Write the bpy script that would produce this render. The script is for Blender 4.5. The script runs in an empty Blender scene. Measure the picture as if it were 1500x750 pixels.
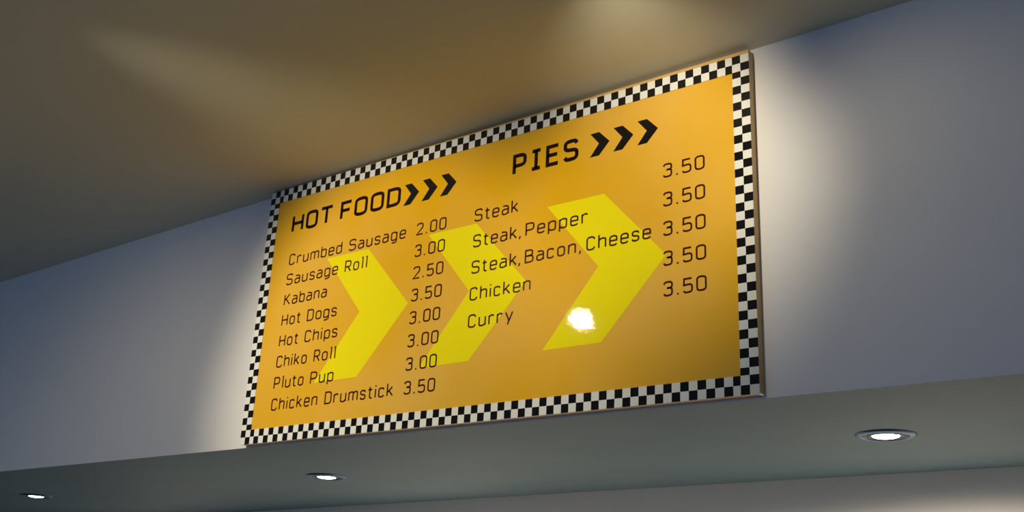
import bpy, bmesh, math
from mathutils import Vector, Matrix

S = bpy.context.scene
COL = S.collection
ZT = 3.45                       # height of the top of the menu print above the floor

# ------------------------------------------------------------------ camera
cam_d = bpy.data.cameras.new('camera')
cam = bpy.data.objects.new('camera', cam_d); COL.objects.link(cam)
cam_d.sensor_fit = 'HORIZONTAL'; cam_d.sensor_width = 36.0
cam_d.lens = 1565.18 / 1500 * 36.0
cam_d.clip_start = 0.05
R = Matrix(((0.80239146, 0.59509696, 0.04502833),
            (-0.16622846, 0.29532016, -0.94082629),
            (-0.57318063, 0.74742599, 0.33588443)))      # rows: right, down, forward
m = Matrix((R[0], -Vector(R[1]), -Vector(R[2]))).transposed().to_4x4()
m.translation = Vector((3.72233834, -2.99084568, ZT - 1.90604037))
cam.matrix_world = m
S.camera = cam

# ------------------------------------------------------------------ world, exposure
W = bpy.data.worlds.new('daylight'); S.world = W; W.use_nodes = True
bg = W.node_tree.nodes['Background']
bg.inputs['Color'].default_value = (0.29, 0.54, 1.0, 1)
bg.inputs['Strength'].default_value = 0.68
vs = S.view_settings
vs.view_transform = 'Standard'; vs.look = 'None'; vs.gamma = 1.0; vs.exposure = 0.0
vs.use_curve_mapping = False

# lamps hung just under the ceiling: (x, y), drop, aim point, watts, cone degrees, blend, length of the added eyelid, watts of an added wide fill, its direction and distance out of the lamp
SPOTS = [((0.385, -2.085), 0.12, (0.80, 0.04, ZT - 0.89), 154, 64, 0.70, 0.124, 46, (-0.6, 0.9, -1.05), 0.11),
         ((2.347, -1.00), 0.13, (2.030, 0.04, ZT - 0.36), 42, 82, 0.92, 0.118, 10, (0.8, 0.8, -0.9), 0.10)]
SPOT_RGB = (1.0, 0.91, 0.65)
DOWN_WATTS = 50
DOWN_RGB = (1.0, 0.92, 0.80)

# ------------------------------------------------------------------ materials
def mat(name, rgb, rough=0.6, metal=0.0, noise=None, bump=None, spec=0.5, emit=None, vary=None):
    """noise=(scale, amount, rgb2): mottled colour; bump=(scale, strength, distance)"""
    M = bpy.data.materials.new(name); M.use_nodes = True
    nt = M.node_tree; p = nt.nodes['Principled BSDF']
    p.inputs['Base Color'].default_value = (*rgb, 1)
    p.inputs['Roughness'].default_value = rough
    p.inputs['Metallic'].default_value = metal
    p.inputs['Specular IOR Level'].default_value = spec
    tc = nt.nodes.new('ShaderNodeTexCoord')
    if noise:
        n = nt.nodes.new('ShaderNodeTexNoise'); n.inputs['Scale'].default_value = noise[0]
        n.inputs['Detail'].default_value = 4
        nt.links.new(tc.outputs['Object'], n.inputs['Vector'])
        r = nt.nodes.new('ShaderNodeValToRGB')
        r.color_ramp.elements[0].position = 0.32; r.color_ramp.elements[1].position = 0.68
        r.color_ramp.elements[0].color = (*rgb, 1); r.color_ramp.elements[1].color = (*noise[1], 1)
        nt.links.new(n.outputs['Fac'], r.inputs['Fac'])
        nt.links.new(r.outputs['Color'], p.inputs['Base Color'])
    if bump:
        n = nt.nodes.new('ShaderNodeTexNoise'); n.inputs['Scale'].default_value = bump[0]
        n.inputs['Detail'].default_value = 2
        nt.links.new(tc.outputs['Object'], n.inputs['Vector'])
        b = nt.nodes.new('ShaderNodeBump'); b.inputs['Strength'].default_value = bump[1]
        b.inputs['Distance'].default_value = bump[2]
        nt.links.new(n.outputs['Fac'], b.inputs['Height'])
        nt.links.new(b.outputs['Normal'], p.inputs['Normal'])
    if emit:
        p.inputs['Emission Color'].default_value = (*emit[0], 1)
        p.inputs['Emission Strength'].default_value = emit[1]
    return M

GL = 0.02                                                  # gloss of the laminated print
FB = (120, 1.0, 0.00012)                                    # its fine grain
M_wall = mat('painted_plaster', (0.735, 0.695, 0.70), 0.75, noise=(3.0, (0.75, 0.71, 0.715)), bump=(90, 0.06, 0.002), spec=0.3)
M_ceil = mat('ceiling_paint', (0.70, 0.66, 0.52), 0.8, noise=(2.0, (0.72, 0.68, 0.54)), bump=(80, 0.05, 0.002), spec=0.25)
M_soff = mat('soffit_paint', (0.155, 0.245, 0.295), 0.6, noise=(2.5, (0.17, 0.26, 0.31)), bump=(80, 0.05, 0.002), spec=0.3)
M_back = mat('kitchen_wall_paint', (0.87, 0.77, 0.66), 0.7, noise=(2.5, (0.89, 0.79, 0.68)), bump=(80, 0.05, 0.002), spec=0.3)
M_floor = mat('floor_tile', (0.09, 0.105, 0.10), 0.5, noise=(6.0, (0.13, 0.14, 0.13)))
M_orange = mat('orange_print', (0.74, 0.385, 0.003), GL, noise=(1.6, (0.75, 0.42, 0.065)), bump=FB)
M_yellow = mat('yellow_print', (0.84, 0.70, 0.006), GL, bump=FB)
M_white = mat('white_print', (0.80, 0.77, 0.72), GL, bump=FB)
M_black = mat('black_print', (0.006, 0.006, 0.008), GL, bump=FB)
M_ink = mat('brown_ink', (0.055, 0.009, 0.002), GL + 0.1)
M_head = mat('black_ink', (0.010, 0.002, 0.002), GL + 0.1)
M_wood = mat('varnished_wood', (0.58, 0.35, 0.10), 0.45, noise=(9.0, (0.66, 0.42, 0.15)))
M_glint = mat('bright_metal', (0.9, 0.9, 0.92), 0.2, 1.0)
M_ring = mat('satin_metal', (0.07, 0.15, 0.24), 0.32, 1.0)
M_dark = mat('dark_baffle', (0.03, 0.03, 0.035), 0.35, 0.6)
M_lens = mat('lit_lens', (0.9, 0.9, 0.9), 0.3, emit=((1.0, 0.97, 0.92), 14))
M_lamp = mat('lit_halogen', (0.9, 0.9, 0.9), 0.3, emit=((1.0, 0.93, 0.78), 2))

# ------------------------------------------------------------------ helpers
def link(name, bm, mats, parent=None, smooth=False):
    me = bpy.data.meshes.new(name)
    bm.normal_update(); bm.to_mesh(me); bm.free()
    for x in (mats if isinstance(mats, (list, tuple)) else [mats]): me.materials.append(x)
    if smooth:
        for p in me.polygons: p.use_smooth = True
    o = bpy.data.objects.new(name, me); COL.objects.link(o)
    if parent: o.parent = parent
    return o

def thing(name, label, cat, loc, group=None):
    o = bpy.data.objects.new(name, None); COL.objects.link(o)
    o.empty_display_size = 0.1
    o.location = loc; o['label'] = label; o['category'] = cat
    if group: o['group'] = group
    return o

def prism(bm, pts, off, mi=0):
    """pts: bottom polygon (Vectors); extruded by the vector off; closed."""
    a = [bm.verts.new(p) for p in pts]; b = [bm.verts.new(Vector(p) + off) for p in pts]
    n = len(pts); fs = [bm.faces.new(a[::-1]), bm.faces.new(b)]
    for i in range(n): fs.append(bm.faces.new((a[i], a[(i+1) % n], b[(i+1) % n], b[i])))
    for f in fs: f.material_index = mi

def fixn(bm):
    bmesh.ops.recalc_face_normals(bm, faces=bm.faces[:])

def slab(name, pts, off, mt):
    bm = bmesh.new(); prism(bm, [Vector(p) for p in pts], Vector(off)); fixn(bm)
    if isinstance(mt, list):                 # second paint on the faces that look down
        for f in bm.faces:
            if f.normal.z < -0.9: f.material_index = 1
    o = link(name, bm, mt); o['kind'] = 'structure'
    return o

def lathe(bm, prof, n=64, mi=0, cap=False):
    rings = []
    for r, z in prof:
        if r < 1e-6: rings.append([bm.verts.new((0, 0, z))])
        else: rings.append([bm.verts.new((r*math.cos(2*math.pi*k/n), r*math.sin(2*math.pi*k/n), z)) for k in range(n)])
    for A, B in zip(rings, rings[1:]):
        for k in range(n):
            q = [A[k % len(A)], A[(k+1) % len(A)], B[(k+1) % len(B)], B[k % len(B)]]
            q = list(dict.fromkeys(q))
            if len(q) > 2: bm.faces.new(q).material_index = mi

# ------------------------------------------------------------------ the room
XL, XR, YF = -7.0, 7.5, -7.0
WY = 0.040                                                   # face of the wall the board hangs on
ZS = ZT - 1.183                                              # underside of the bulkhead
def ceil_z(x): return ZT + 0.004 + 0.0125 * x
def back_y(x): return 1.752 - 0.062 * x
slab('ceiling', [(XL, YF, ceil_z(XL)), (XR, YF, ceil_z(XR)), (XR, WY + 0.1, ceil_z(XR)), (XL, WY + 0.1, ceil_z(XL))], (0, 0, 0.12), M_ceil)
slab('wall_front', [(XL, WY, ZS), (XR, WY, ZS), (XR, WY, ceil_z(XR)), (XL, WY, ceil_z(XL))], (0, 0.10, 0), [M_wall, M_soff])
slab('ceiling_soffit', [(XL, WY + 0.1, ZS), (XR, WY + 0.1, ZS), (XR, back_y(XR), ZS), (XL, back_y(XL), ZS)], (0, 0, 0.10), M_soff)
slab('wall_back', [(XL, back_y(XL), 0), (XR, back_y(XR), 0), (XR, back_y(XR), ZS + 0.1), (XL, back_y(XL), ZS + 0.1)], (0, 0.12, 0), M_back)
slab('wall_left', [(XL, YF, 0), (XL, back_y(XL), 0), (XL, back_y(XL), ceil_z(XL)), (XL, YF, ceil_z(XL))], (-0.12, 0, 0), M_wall)
slab('wall_right', [(XR, YF, 0), (XR, back_y(XR), 0), (XR, back_y(XR), ceil_z(XR)), (XR, YF, ceil_z(XR))], (0.12, 0, 0), M_wall)
slab('wall_bench', [(-0.9, 1.0, 0), (6, 0.80, 0), (6, back_y(6), 0), (-0.9, back_y(-0.9), 0)], (0, 0, 0.95), M_back)  # unseen bench added to bounce downlight onto the soffit and back wall
slab('floor', [(XL, -11, 0), (XR, -11, 0), (XR, back_y(XR) + 0.12, 0), (XL, back_y(XL) + 0.12, 0)], (0, 0, -0.1), M_floor)

# ------------------------------------------------------------------ lettering: strokes of a rounded square face, cap height 1
RD = 0.21
def arc_path(pts, closed=False, seg=5):
    """pts: (x, y[, r]); corners rounded by r."""
    P = [(Vector((p[0], p[1])), p[2] if len(p) > 2 else 0) for p in pts]
    n = len(P); out = []
    for i, (p, r) in enumerate(P):
        if r == 0 or (not closed and i in (0, n-1)): out.append(p); continue
        a = P[i-1][0] - p; b = P[(i+1) % n][0] - p
        la, lb = a.length, b.length
        ang = a.angle(b); t = min(r / math.tan(ang/2), la*0.5 if (closed or i-1 > 0) else la, lb*0.5 if (closed or i+1 < n-1) else lb)
        s, e = p + a.normalized()*t, p + b.normalized()*t
        for k in range(seg+1):
            u = k/seg
            out.append(s*(1-u)**2 + p*2*u*(1-u) + e*u*u)
    res = [out[0]]
    for q in out[1:]:
        if (q - res[-1]).length > 1e-4: res.append(q)
    if closed and (res[0] - res[-1]).length < 1e-4: res.pop()
    return res

def S_shape(w, h):
    r = RD*0.95
    return [(w, h-0.16), (w*0.86, h, 0.13), (0, h, r), (0, h*0.53, r), (w, h*0.49, r), (w, 0, r), (w*0.12, 0, 0.13), (-0.01, 0.15)]

def bowl(w, h, side):
    if side == 'b': return [(0, h-0.13), (w*0.3, h, 0.16), (w, h, RD), (w, 0, RD), (w*0.3, 0, 0.16), (0, 0.13)]
    return [(w, h-0.13), (w*0.7, h, 0.16), (0, h, RD), (0, 0, RD), (w*0.7, 0, 0.16), (w, 0.13)]

X = 0.73
def glyphs():
    G = {}; r = RD
    def g(c, w, *paths): G[c] = (w, paths)
    O = lambda pts: ('o', pts); C = lambda pts: ('c', pts)
    g('H', .50, O([(0,0),(0,1)]), O([(.50,0),(.50,1)]), O([(0,.5),(.50,.5)]))
    g('O', .50, C([(0,0,r),(.50,0,r),(.50,1,r),(0,1,r)]))
    g('T', .50, O([(.25,0),(.25,1)]), O([(-.03,1),(.53,1)]))
    g('F', .42, O([(0,0),(0,1),(.44,1)]), O([(0,.5),(.38,.5)]))
    g('D', .50, C([(0,0),(.50,0,r*1.1),(.50,1,r*1.1),(0,1)]))
    g('P', .48, O([(0,0),(0,1),(.48,1,r),(.48,.43,r),(0,.43)]))
    g('I', .36, O([(.18,0),(.18,1)]), O([(0,1),(.36,1)]), O([(0,0),(.36,0)]))
    g('E', .44, O([(.46,1),(0,1),(0,0),(.46,0)]), O([(0,.52),(.42,.52)]))
    g('S', .50, O(S_shape(.50, 1)))
    g('C', .48, O([(.48,.80),(.40,1,.15),(0,1,r*1.1),(0,0,r*1.1),(.40,0,.15),(.48,.20)]))
    g('R', .48, O([(0,0),(0,1),(.46,1,r),(.46,.46,r),(0,.46)]), O([(.22,.46),(.48,0)]))
    g('K', .50, O([(0,0),(0,1)]), O([(.46,1),(0,.42)]), O([(.13,.585),(.50,0)]))
    g('B', .50, O([(0,.53),(.46,.53,r),(.46,1,r),(0,1),(0,0),(.50,0,r),(.50,.53,r),(.2,.53)]))
    g('a', .42, O([(.04,X),(.42,X,r),(.42,0)]), O([(.42,.43),(0,.43,.17),(0,0,.17),(.30,0,.14),(.42,.14)]))
    g('b', .42, O([(0,0),(0,1.04)]), O(bowl(.42,X,'b')))
    g('c', .40, O([(.40,X-.12),(.32,X,.12),(0,X,r),(0,0,r),(.32,0,.12),(.40,.12)]))
    g('d', .42, O([(.42,0),(.42,1.04)]), O(bowl(.42,X,'d')))
    g('e', .42, O([(0,.37),(.42,.37),(.42,X,r),(0,X,r),(0,0,r),(.33,0,.12),(.42,.10)]))
    g('g', .42, O([(.42,X),(.42,-.24,r),(.05,-.24)]), O(bowl(.42,X,'d')))
    g('h', .42, O([(0,0),(0,1.04)]), O([(0,X-.14),(.13,X,.16),(.42,X,r),(.42,0)]))
    g('i', .02, O([(.01,0),(.01,X)]), O([(.01,.93),(.01,1.04)]))
    g('k', .42, O([(0,0),(0,1.04)]), O([(.38,X),(0,.28)]), O([(.13,.44),(.42,0)]))
    g('l', .08, O([(0,1.03),(.08,1.03),(.08,0)]))
    g('m', .70, O([(0,0),(0,X)]), O([(0,X-.14),(.10,X,.14),(.35,X,r*.9),(.35,0)]), O([(.35,X-.14),(.45,X,.14),(.70,X,r*.9),(.70,0)]))
    g('n', .42, O([(0,0),(0,X)]), O([(0,X-.14),(.13,X,.16),(.42,X,r),(.42,0)]))
    g('o', .42, C([(0,0,r),(.42,0,r),(.42,X,r),(0,X,r)]))
    g('p', .42, O([(0,-.27),(0,X)]), O(bowl(.42,X,'b')))
    g('r', .30, O([(0,0),(0,X)]), O([(0,X-.14),(.11,X,.16),(.27,X,.10),(.31,X-.10)]))
    g('s', .38, O(S_shape(.38, X)))
    g('t', .28, O([(.10,.96),(.10,0,.16),(.29,0)]), O([(-.02,X),(.27,X)]))
    g('u', .42, O([(0,X),(0,0,r),(.29,0,.16),(.42,.14)]), O([(.42,X),(.42,0)]))
    g('y', .44, O([(0,X),(.24,.02)]), O([(.46,X),(.14,-.27)]))
    g('0', .46, C([(0,0,r),(.46,0,r),(.46,1,r),(0,1,r)]))
    g('2', .46, O([(0,.82),(.03,1,.17),(.46,1,r),(.46,.62,.16),(0,0),(.47,0)]))
    g('3', .44, O([(0,.84),(.06,1,.14),(.44,1,r),(.44,.55,.17),(.16,.55)]), O([(.16,.55),(.44,.55,.17),(.44,0,r),(.05,0,.14),(0,.15)]))
    g('5', .44, O([(.42,1),(.02,1),(.0,.54),(.44,.60,r),(.44,0,r),(.04,0,.14),(0,.14)]))
    g('.', .10, O([(.05,-.05),(.05,.07)]))
    g(',', .10, O([(.08,.08),(.02,-.17)]))
    return G
GLY = glyphs()

def ribbon(bm, pts, closed, hw, tr, y0, y1):
    n = len(pts); L = []; Rr = []
    for i in range(n):
        if closed or 0 < i < n-1:
            a = (pts[i] - pts[i-1]).normalized(); b = (pts[(i+1) % n] - pts[i]).normalized()
            t = a + b
            if t.length < 1e-5: t = b
            t.normalize(); nn = Vector((-t.y, t.x)); k = hw / max(0.5, nn.dot(Vector((-a.y, a.x))))
        else:
            t = (pts[1]-pts[0]).normalized() if i == 0 else (pts[-1]-pts[-2]).normalized()
            nn = Vector((-t.y, t.x)); k = hw
        L.append(pts[i] + nn*k); Rr.append(pts[i] - nn*k)
    def V(p, y):
        q = tr(p); return bm.verts.new((q[0], y, q[1]))
    lf = [V(p, y0) for p in L]; rf = [V(p, y0) for p in Rr]
    lb = [V(p, y1) for p in L]; rb = [V(p, y1) for p in Rr]
    rng = range(n) if closed else range(n-1)
    for i in rng:
        j = (i+1) % n
        bm.faces.new((lf[i], rf[i], rf[j], lf[j]))
        bm.faces.new((lf[i], lf[j], lb[j], lb[i])); bm.faces.new((rf[i], rb[i], rb[j], rf[j]))
    if not closed:
        bm.faces.new((lf[0], lb[0], rb[0], rf[0])); bm.faces.new((lf[-1], rf[-1], rb[-1], lb[-1]))

def word(bm, text, x0, x1, zb, cap, wt, gap, y0, y1):
    """ink runs from x0 to x1; zb = bottom of the ink, cap = height of the ink; wt = stroke in cap heights"""
    tot = 0; offs = []
    for k, c in enumerate(text):
        offs.append(tot); tot += GLY[c][0] + (gap if k < len(text)-1 else 0)
    # stroke thickness stays; centre lines are fitted inside
    sw = wt*cap; sx = (x1 - x0 - sw)/tot; sz = cap - sw
    for c, ox in zip(text, offs):
        for kind, pts in GLY[c][1]:
            path = arc_path(pts, kind == 'c')
            pp = [Vector((x0 + sw/2 + (ox + p.x)*sx, zb + sw/2 + p.y*sz)) for p in path]
            q = [pp[0]]
            for p in pp[1:]:
                if (p - q[-1]).length > 1e-5: q.append(p)
            ribbon(bm, q, kind == 'c', sw/2, lambda p: (p.x, p.y), y0, y1)

# ------------------------------------------------------------------ the menu board (local: x right, z up from the bottom of the print)
BW, BH = 2.4, 2.4/2.0388
board = thing('menu_board', 'long orange menu sign with black and white checkered border on the bulkhead wall', 'menu sign', (0, 0, ZT - BH))
def lz(v): return BH + v                     # v: height measured down from the top edge

bm = bmesh.new()                             # wooden backing: a shallow box, its top edge rising slightly to the right
e = 0.002
prism(bm, [Vector((e, 0.003, e)), Vector((BW-e, 0.003, e)), Vector((BW-e, 0.003, BH+0.0165)), Vector((e, 0.003, BH+0.0015))], Vector((0, WY-0.004, 0)))
fixn(bm); link('backing', bm, M_wood, board)

nx, nz = 79, 39
s = BW / 78.64
def ticks(n, total):
    k = (total - (n-2)*s) / 2
    t = [0]
    for i in range(n): t.append(t[-1] + (k if i in (2, n-3) else s))
    return t
tx, tz = ticks(nx, BW), ticks(nz, BH)
bm = bmesh.new()                             # checkered border band, squares in the print
for i in range(nx):
    for j in range(nz):
        if 2 <= i < nx-2 and 2 <= j < nz-2: continue
        q = [(tx[i], lz(-tz[j])), (tx[i+1], lz(-tz[j])), (tx[i+1], lz(-tz[j+1])), (tx[i], lz(-tz[j+1]))]
        f = bm.faces.new([bm.verts.new((a, 0, b)) for a, b in q[::-1]]); f.material_index = (i+j) % 2
bmesh.ops.remove_doubles(bm, verts=bm.verts[:], dist=1e-5)
ext = bmesh.ops.solidify(bm, geom=bm.faces[:], thickness=-0.0029)
fixn(bm)
link('checkered_border', bm, [M_white, M_black], board)

bm = bmesh.new()
prism(bm, [Vector((tx[2], 0.0, lz(-tz[nz-2]))), Vector((tx[nx-2], 0.0, lz(-tz[nz-2]))), Vector((tx[nx-2], 0.0, lz(-tz[2]))), Vector((tx[2], 0.0, lz(-tz[2])))], Vector((0, 0.0029, 0)))
fixn(bm); link('print_panel', bm, M_orange, board)

for x0 in (0.421, 1.001, 1.583):
    bm = bmesh.new()
    P = [(x0, -.396), (x0+.2475, -.396), (x0+.4975, -.671), (x0+.2455, -.9455), (x0, -.9455), (x0+.229, -.668)]
    prism(bm, [Vector((a, -0.0003, lz(b))) for a, b in P], Vector((0, 0.0003, 0))); fixn(bm)
    link('background_chevron', bm, M_yellow, board)
for x0 in (0.8475, 0.9475, 1.0470, 1.767, 1.8667, 1.967):
    bm = bmesh.new()
    P = [(x0, -.1445), (x0+.0385, -.1445), (x0+.083, -.1915), (x0+.0385, -.239), (x0, -.239), (x0+.038, -.1905)]
    prism(bm, [Vector((a, -0.0007, lz(b))) for a, b in P], Vector((0, 0.0005, 0))); fixn(bm)
    link('heading_arrow', bm, M_black, board)

Y0, Y1 = -0.0008, -0.0002
CAP, WT, GAP = 0.0535, 0.120, 0.27
def text_part(name, mt, words, zb, cap=CAP, wt=WT, gap=GAP):
    k = 0
    while k < len(words):                    # each printed word is a part of its own, a comma stays with its word
        bm = bmesh.new()
        while True:
            t, x0, x1 = words[k]; word(bm, t, x0, x1, lz(zb), cap, wt, gap, Y0, Y1); k += 1
            if k >= len(words) or words[k][0] != ',': break
        fixn(bm)
        link(name, bm, mt, board)

text_part('heading_word', M_head, [('HOT', .164, .424), ('FOOD', .473, .828)], -.2300, .0880, .172, .26)
text_part('heading_word', M_head, [('PIES', 1.412, 1.716)], -.2325, .0895, .172, .33)
left = [('2.00', [('Crumbed', .174, .507), ('Sausage', .550, .876)]),
        ('3.00', [('Sausage', .172, .496), ('Roll', .537, .668)]),
        ('2.50', [('Kabana', .173, .442)]),
        ('3.50', [('Hot', .173, .294), ('Dogs', .334, .515)]),
        ('3.00', [('Hot', .173, .294), ('Chips', .334, .532)]),
        ('3.00', [('Chiko', .172, .362), ('Roll', .404, .534)]),
        ('3.00', [('Pluto', .172, .357), ('Pup', .397, .535)]),
        ('3.50', [('Chicken', .172, .454), ('Drumstick', .497, .878)])]
for k, (pr, ws) in enumerate(left):
    zb = -.3865 - .0939*k
    text_part('menu_word', M_ink, ws, zb)
    text_part('price', M_ink, [(pr, .933, 1.092)], zb - .001)
right = [[('Steak', 1.236, 1.449)],
         [('Steak', 1.236, 1.448), (',', 1.455, 1.468), ('Pepper', 1.487, 1.764)],
         [('Steak', 1.236, 1.453), (',', 1.458, 1.471), ('Bacon', 1.489, 1.716), (',', 1.727, 1.740), ('Cheese', 1.760, 2.023)],
         [('Chicken', 1.235, 1.521)],
         [('Curry', 1.235, 1.446)]]
for k, ws in enumerate(right):
    zb = -.388 - .1076*k
    text_part('menu_word', M_ink, ws, zb)
    text_part('price', M_ink, [('3.50', 2.069, 2.229)], zb - .002)

bm = bmesh.new()                             # bright metal sliver put in as the light glinting on the lower right edge
prism(bm, [Vector((BW-.004, 0.003, -.0005)), Vector((BW+.0005, 0.003, -.0005)), Vector((BW+.0005, 0.003, .004)), Vector((BW-.004, 0.003, .004))], Vector((0, 0.026, 0)))
fixn(bm); link('corner_clip', bm, M_glint, board)

# ------------------------------------------------------------------ recessed downlights in the soffit
def make_downlight(loc, label):
    t = thing('downlight', label, 'downlight', loc, 'downlights along the soffit')
    bm = bmesh.new()
    lathe(bm, [(.074, .0), (.076, -.007), (.084, -.0095), (.096, -.0075), (.103, -.003), (.104, 0.0)])
    fixn(bm); link('trim_ring', bm, M_ring, t, True)
    bm = bmesh.new()
    lathe(bm, [(.074, 0.0), (.072, -.006), (.066, -.003), (.064, .0), (.0625, -.005), (.055, -.008), (.049, -.003), (.048, 0.0)])
    fixn(bm); link('baffle', bm, M_dark, t, True)
    bm = bmesh.new()
    lathe(bm, [(.048, -.001), (.045, -.007), (.036, -.010), (.02, -.012), (0, -.0125)], 48)
    fixn(bm); link('lens', bm, M_lens, t, True)
    return t
d0 = make_downlight((2.530, 0.750, ZS), 'glowing round downlight in the soffit right of the menu sign, largest of the row')
labels = ['glowing round downlight in the soffit under the left part of the menu sign',
          'small glowing downlight far along the soffit, leftmost of the three downlights']
for x, y, lab in ((-0.300, 0.808, labels[0]), (-2.945, 0.790, labels[1])):
    r = d0.copy(); COL.objects.link(r); r.location = (x, y, ZS); r['label'] = lab
    for ch in d0.children:
        c = ch.copy(); COL.objects.link(c); c.parent = r
for k, x in enumerate((2.530, -0.300, -2.945)):
    L = bpy.data.lights.new('downlight_beam', 'SPOT'); L.energy = DOWN_WATTS; L.color = DOWN_RGB
    L.spot_size = math.radians(178); L.spot_blend = 0.40; L.shadow_soft_size = 0.04
    o = bpy.data.objects.new('downlight_beam', L); COL.objects.link(o)
    o.location = (x, 0.78, ZS - 0.06)

# ------------------------------------------------------------------ ceiling spotlights that light the board (seen as the glint on the print)
sl = ['visored ceiling spotlight mirrored as the white glint on the menu sign',
      'visored ceiling spotlight close in front of the right end of the menu sign']
for (xy, drop, aim, watts, deg, blend, reach, fill_watts, sd, sf), lab in zip(SPOTS, sl):
    zc = ceil_z(xy[0]); p = Vector((xy[0], xy[1], ZT - drop if xy[0] < 1 else zc - drop))
    d = (Vector(aim) - p).normalized(); q = d.to_track_quat('-Z', 'Y')
    t = thing('ceiling_spotlight', lab, 'spotlight', (xy[0], xy[1], zc), 'ceiling spotlights')
    bm = bmesh.new()
    lathe(bm, [(.030, .0), (.040, -.001), (.045, -.006), (.042, -.012), (.010, -.014), (.009, -drop + .02), (0, -drop + .02)])
    fixn(bm); link('mounting_plate', bm, M_ring, t, True)
    bm = bmesh.new()
    lathe(bm, [(0, .020), (.030, .018), (.050, .008), (.053, -.002), (.050, -.004), (.047, .002)], 48)
    fixn(bm); h = link('lamp_housing', bm, M_dark, t, True); h.location = p - Vector((xy[0], xy[1], zc)); h.rotation_mode = 'QUATERNION'; h.rotation_quaternion = q
    if reach:                                # eyelid added over the upper half of the mouth to block upward light
        bm = bmesh.new()
        va = []
        for k in range(25):
            a = math.pi*k/24
            va.append([bm.verts.new((r*math.cos(a), r*math.sin(a), z)) for r, z in ((.0535, .0), (.0535, -reach), (.055, -reach), (.055, .0))])
        for u, v in zip(va, va[1:]):
            for c in range(4): bm.faces.new((u[c], u[(c+1) % 4], v[(c+1) % 4], v[c]))
        bm.faces.new(va[0]); bm.faces.new(va[-1][::-1])
        fixn(bm); h = link('visor', bm, M_dark, t); h.location = p - Vector((xy[0], xy[1], zc)); h.rotation_mode = 'QUATERNION'; h.rotation_quaternion = q
    bm = bmesh.new()
    lathe(bm, [(.047, .002), (.03, .0), (0, -.001)], 48)
    fixn(bm); h = link('lamp', bm, M_lamp, t, True); h.location = p - Vector((xy[0], xy[1], zc)); h.rotation_mode = 'QUATERNION'; h.rotation_quaternion = q
    L = bpy.data.lights.new('spotlight_beam', 'SPOT'); L.energy = watts; L.color = SPOT_RGB
    L.spot_size = math.radians(deg); L.spot_blend = blend; L.shadow_soft_size = 0.022
    o = bpy.data.objects.new('spotlight_beam', L); COL.objects.link(o)
    o.location = p + d*0.032
    o.rotation_mode = 'QUATERNION'; o.rotation_quaternion = q
    L2 = L.copy(); L2.energy = fill_watts; L2.spot_size = math.radians(108); L2.spot_blend = 0.8
    o = bpy.data.objects.new('spotlight_spill', L2); COL.objects.link(o)  # fill lamp added to brighten the walls beside the board
    o.location = p + d*sf
    o.rotation_mode = 'QUATERNION'; o.rotation_quaternion = Vector(sd).to_track_quat('-Z', 'Y')
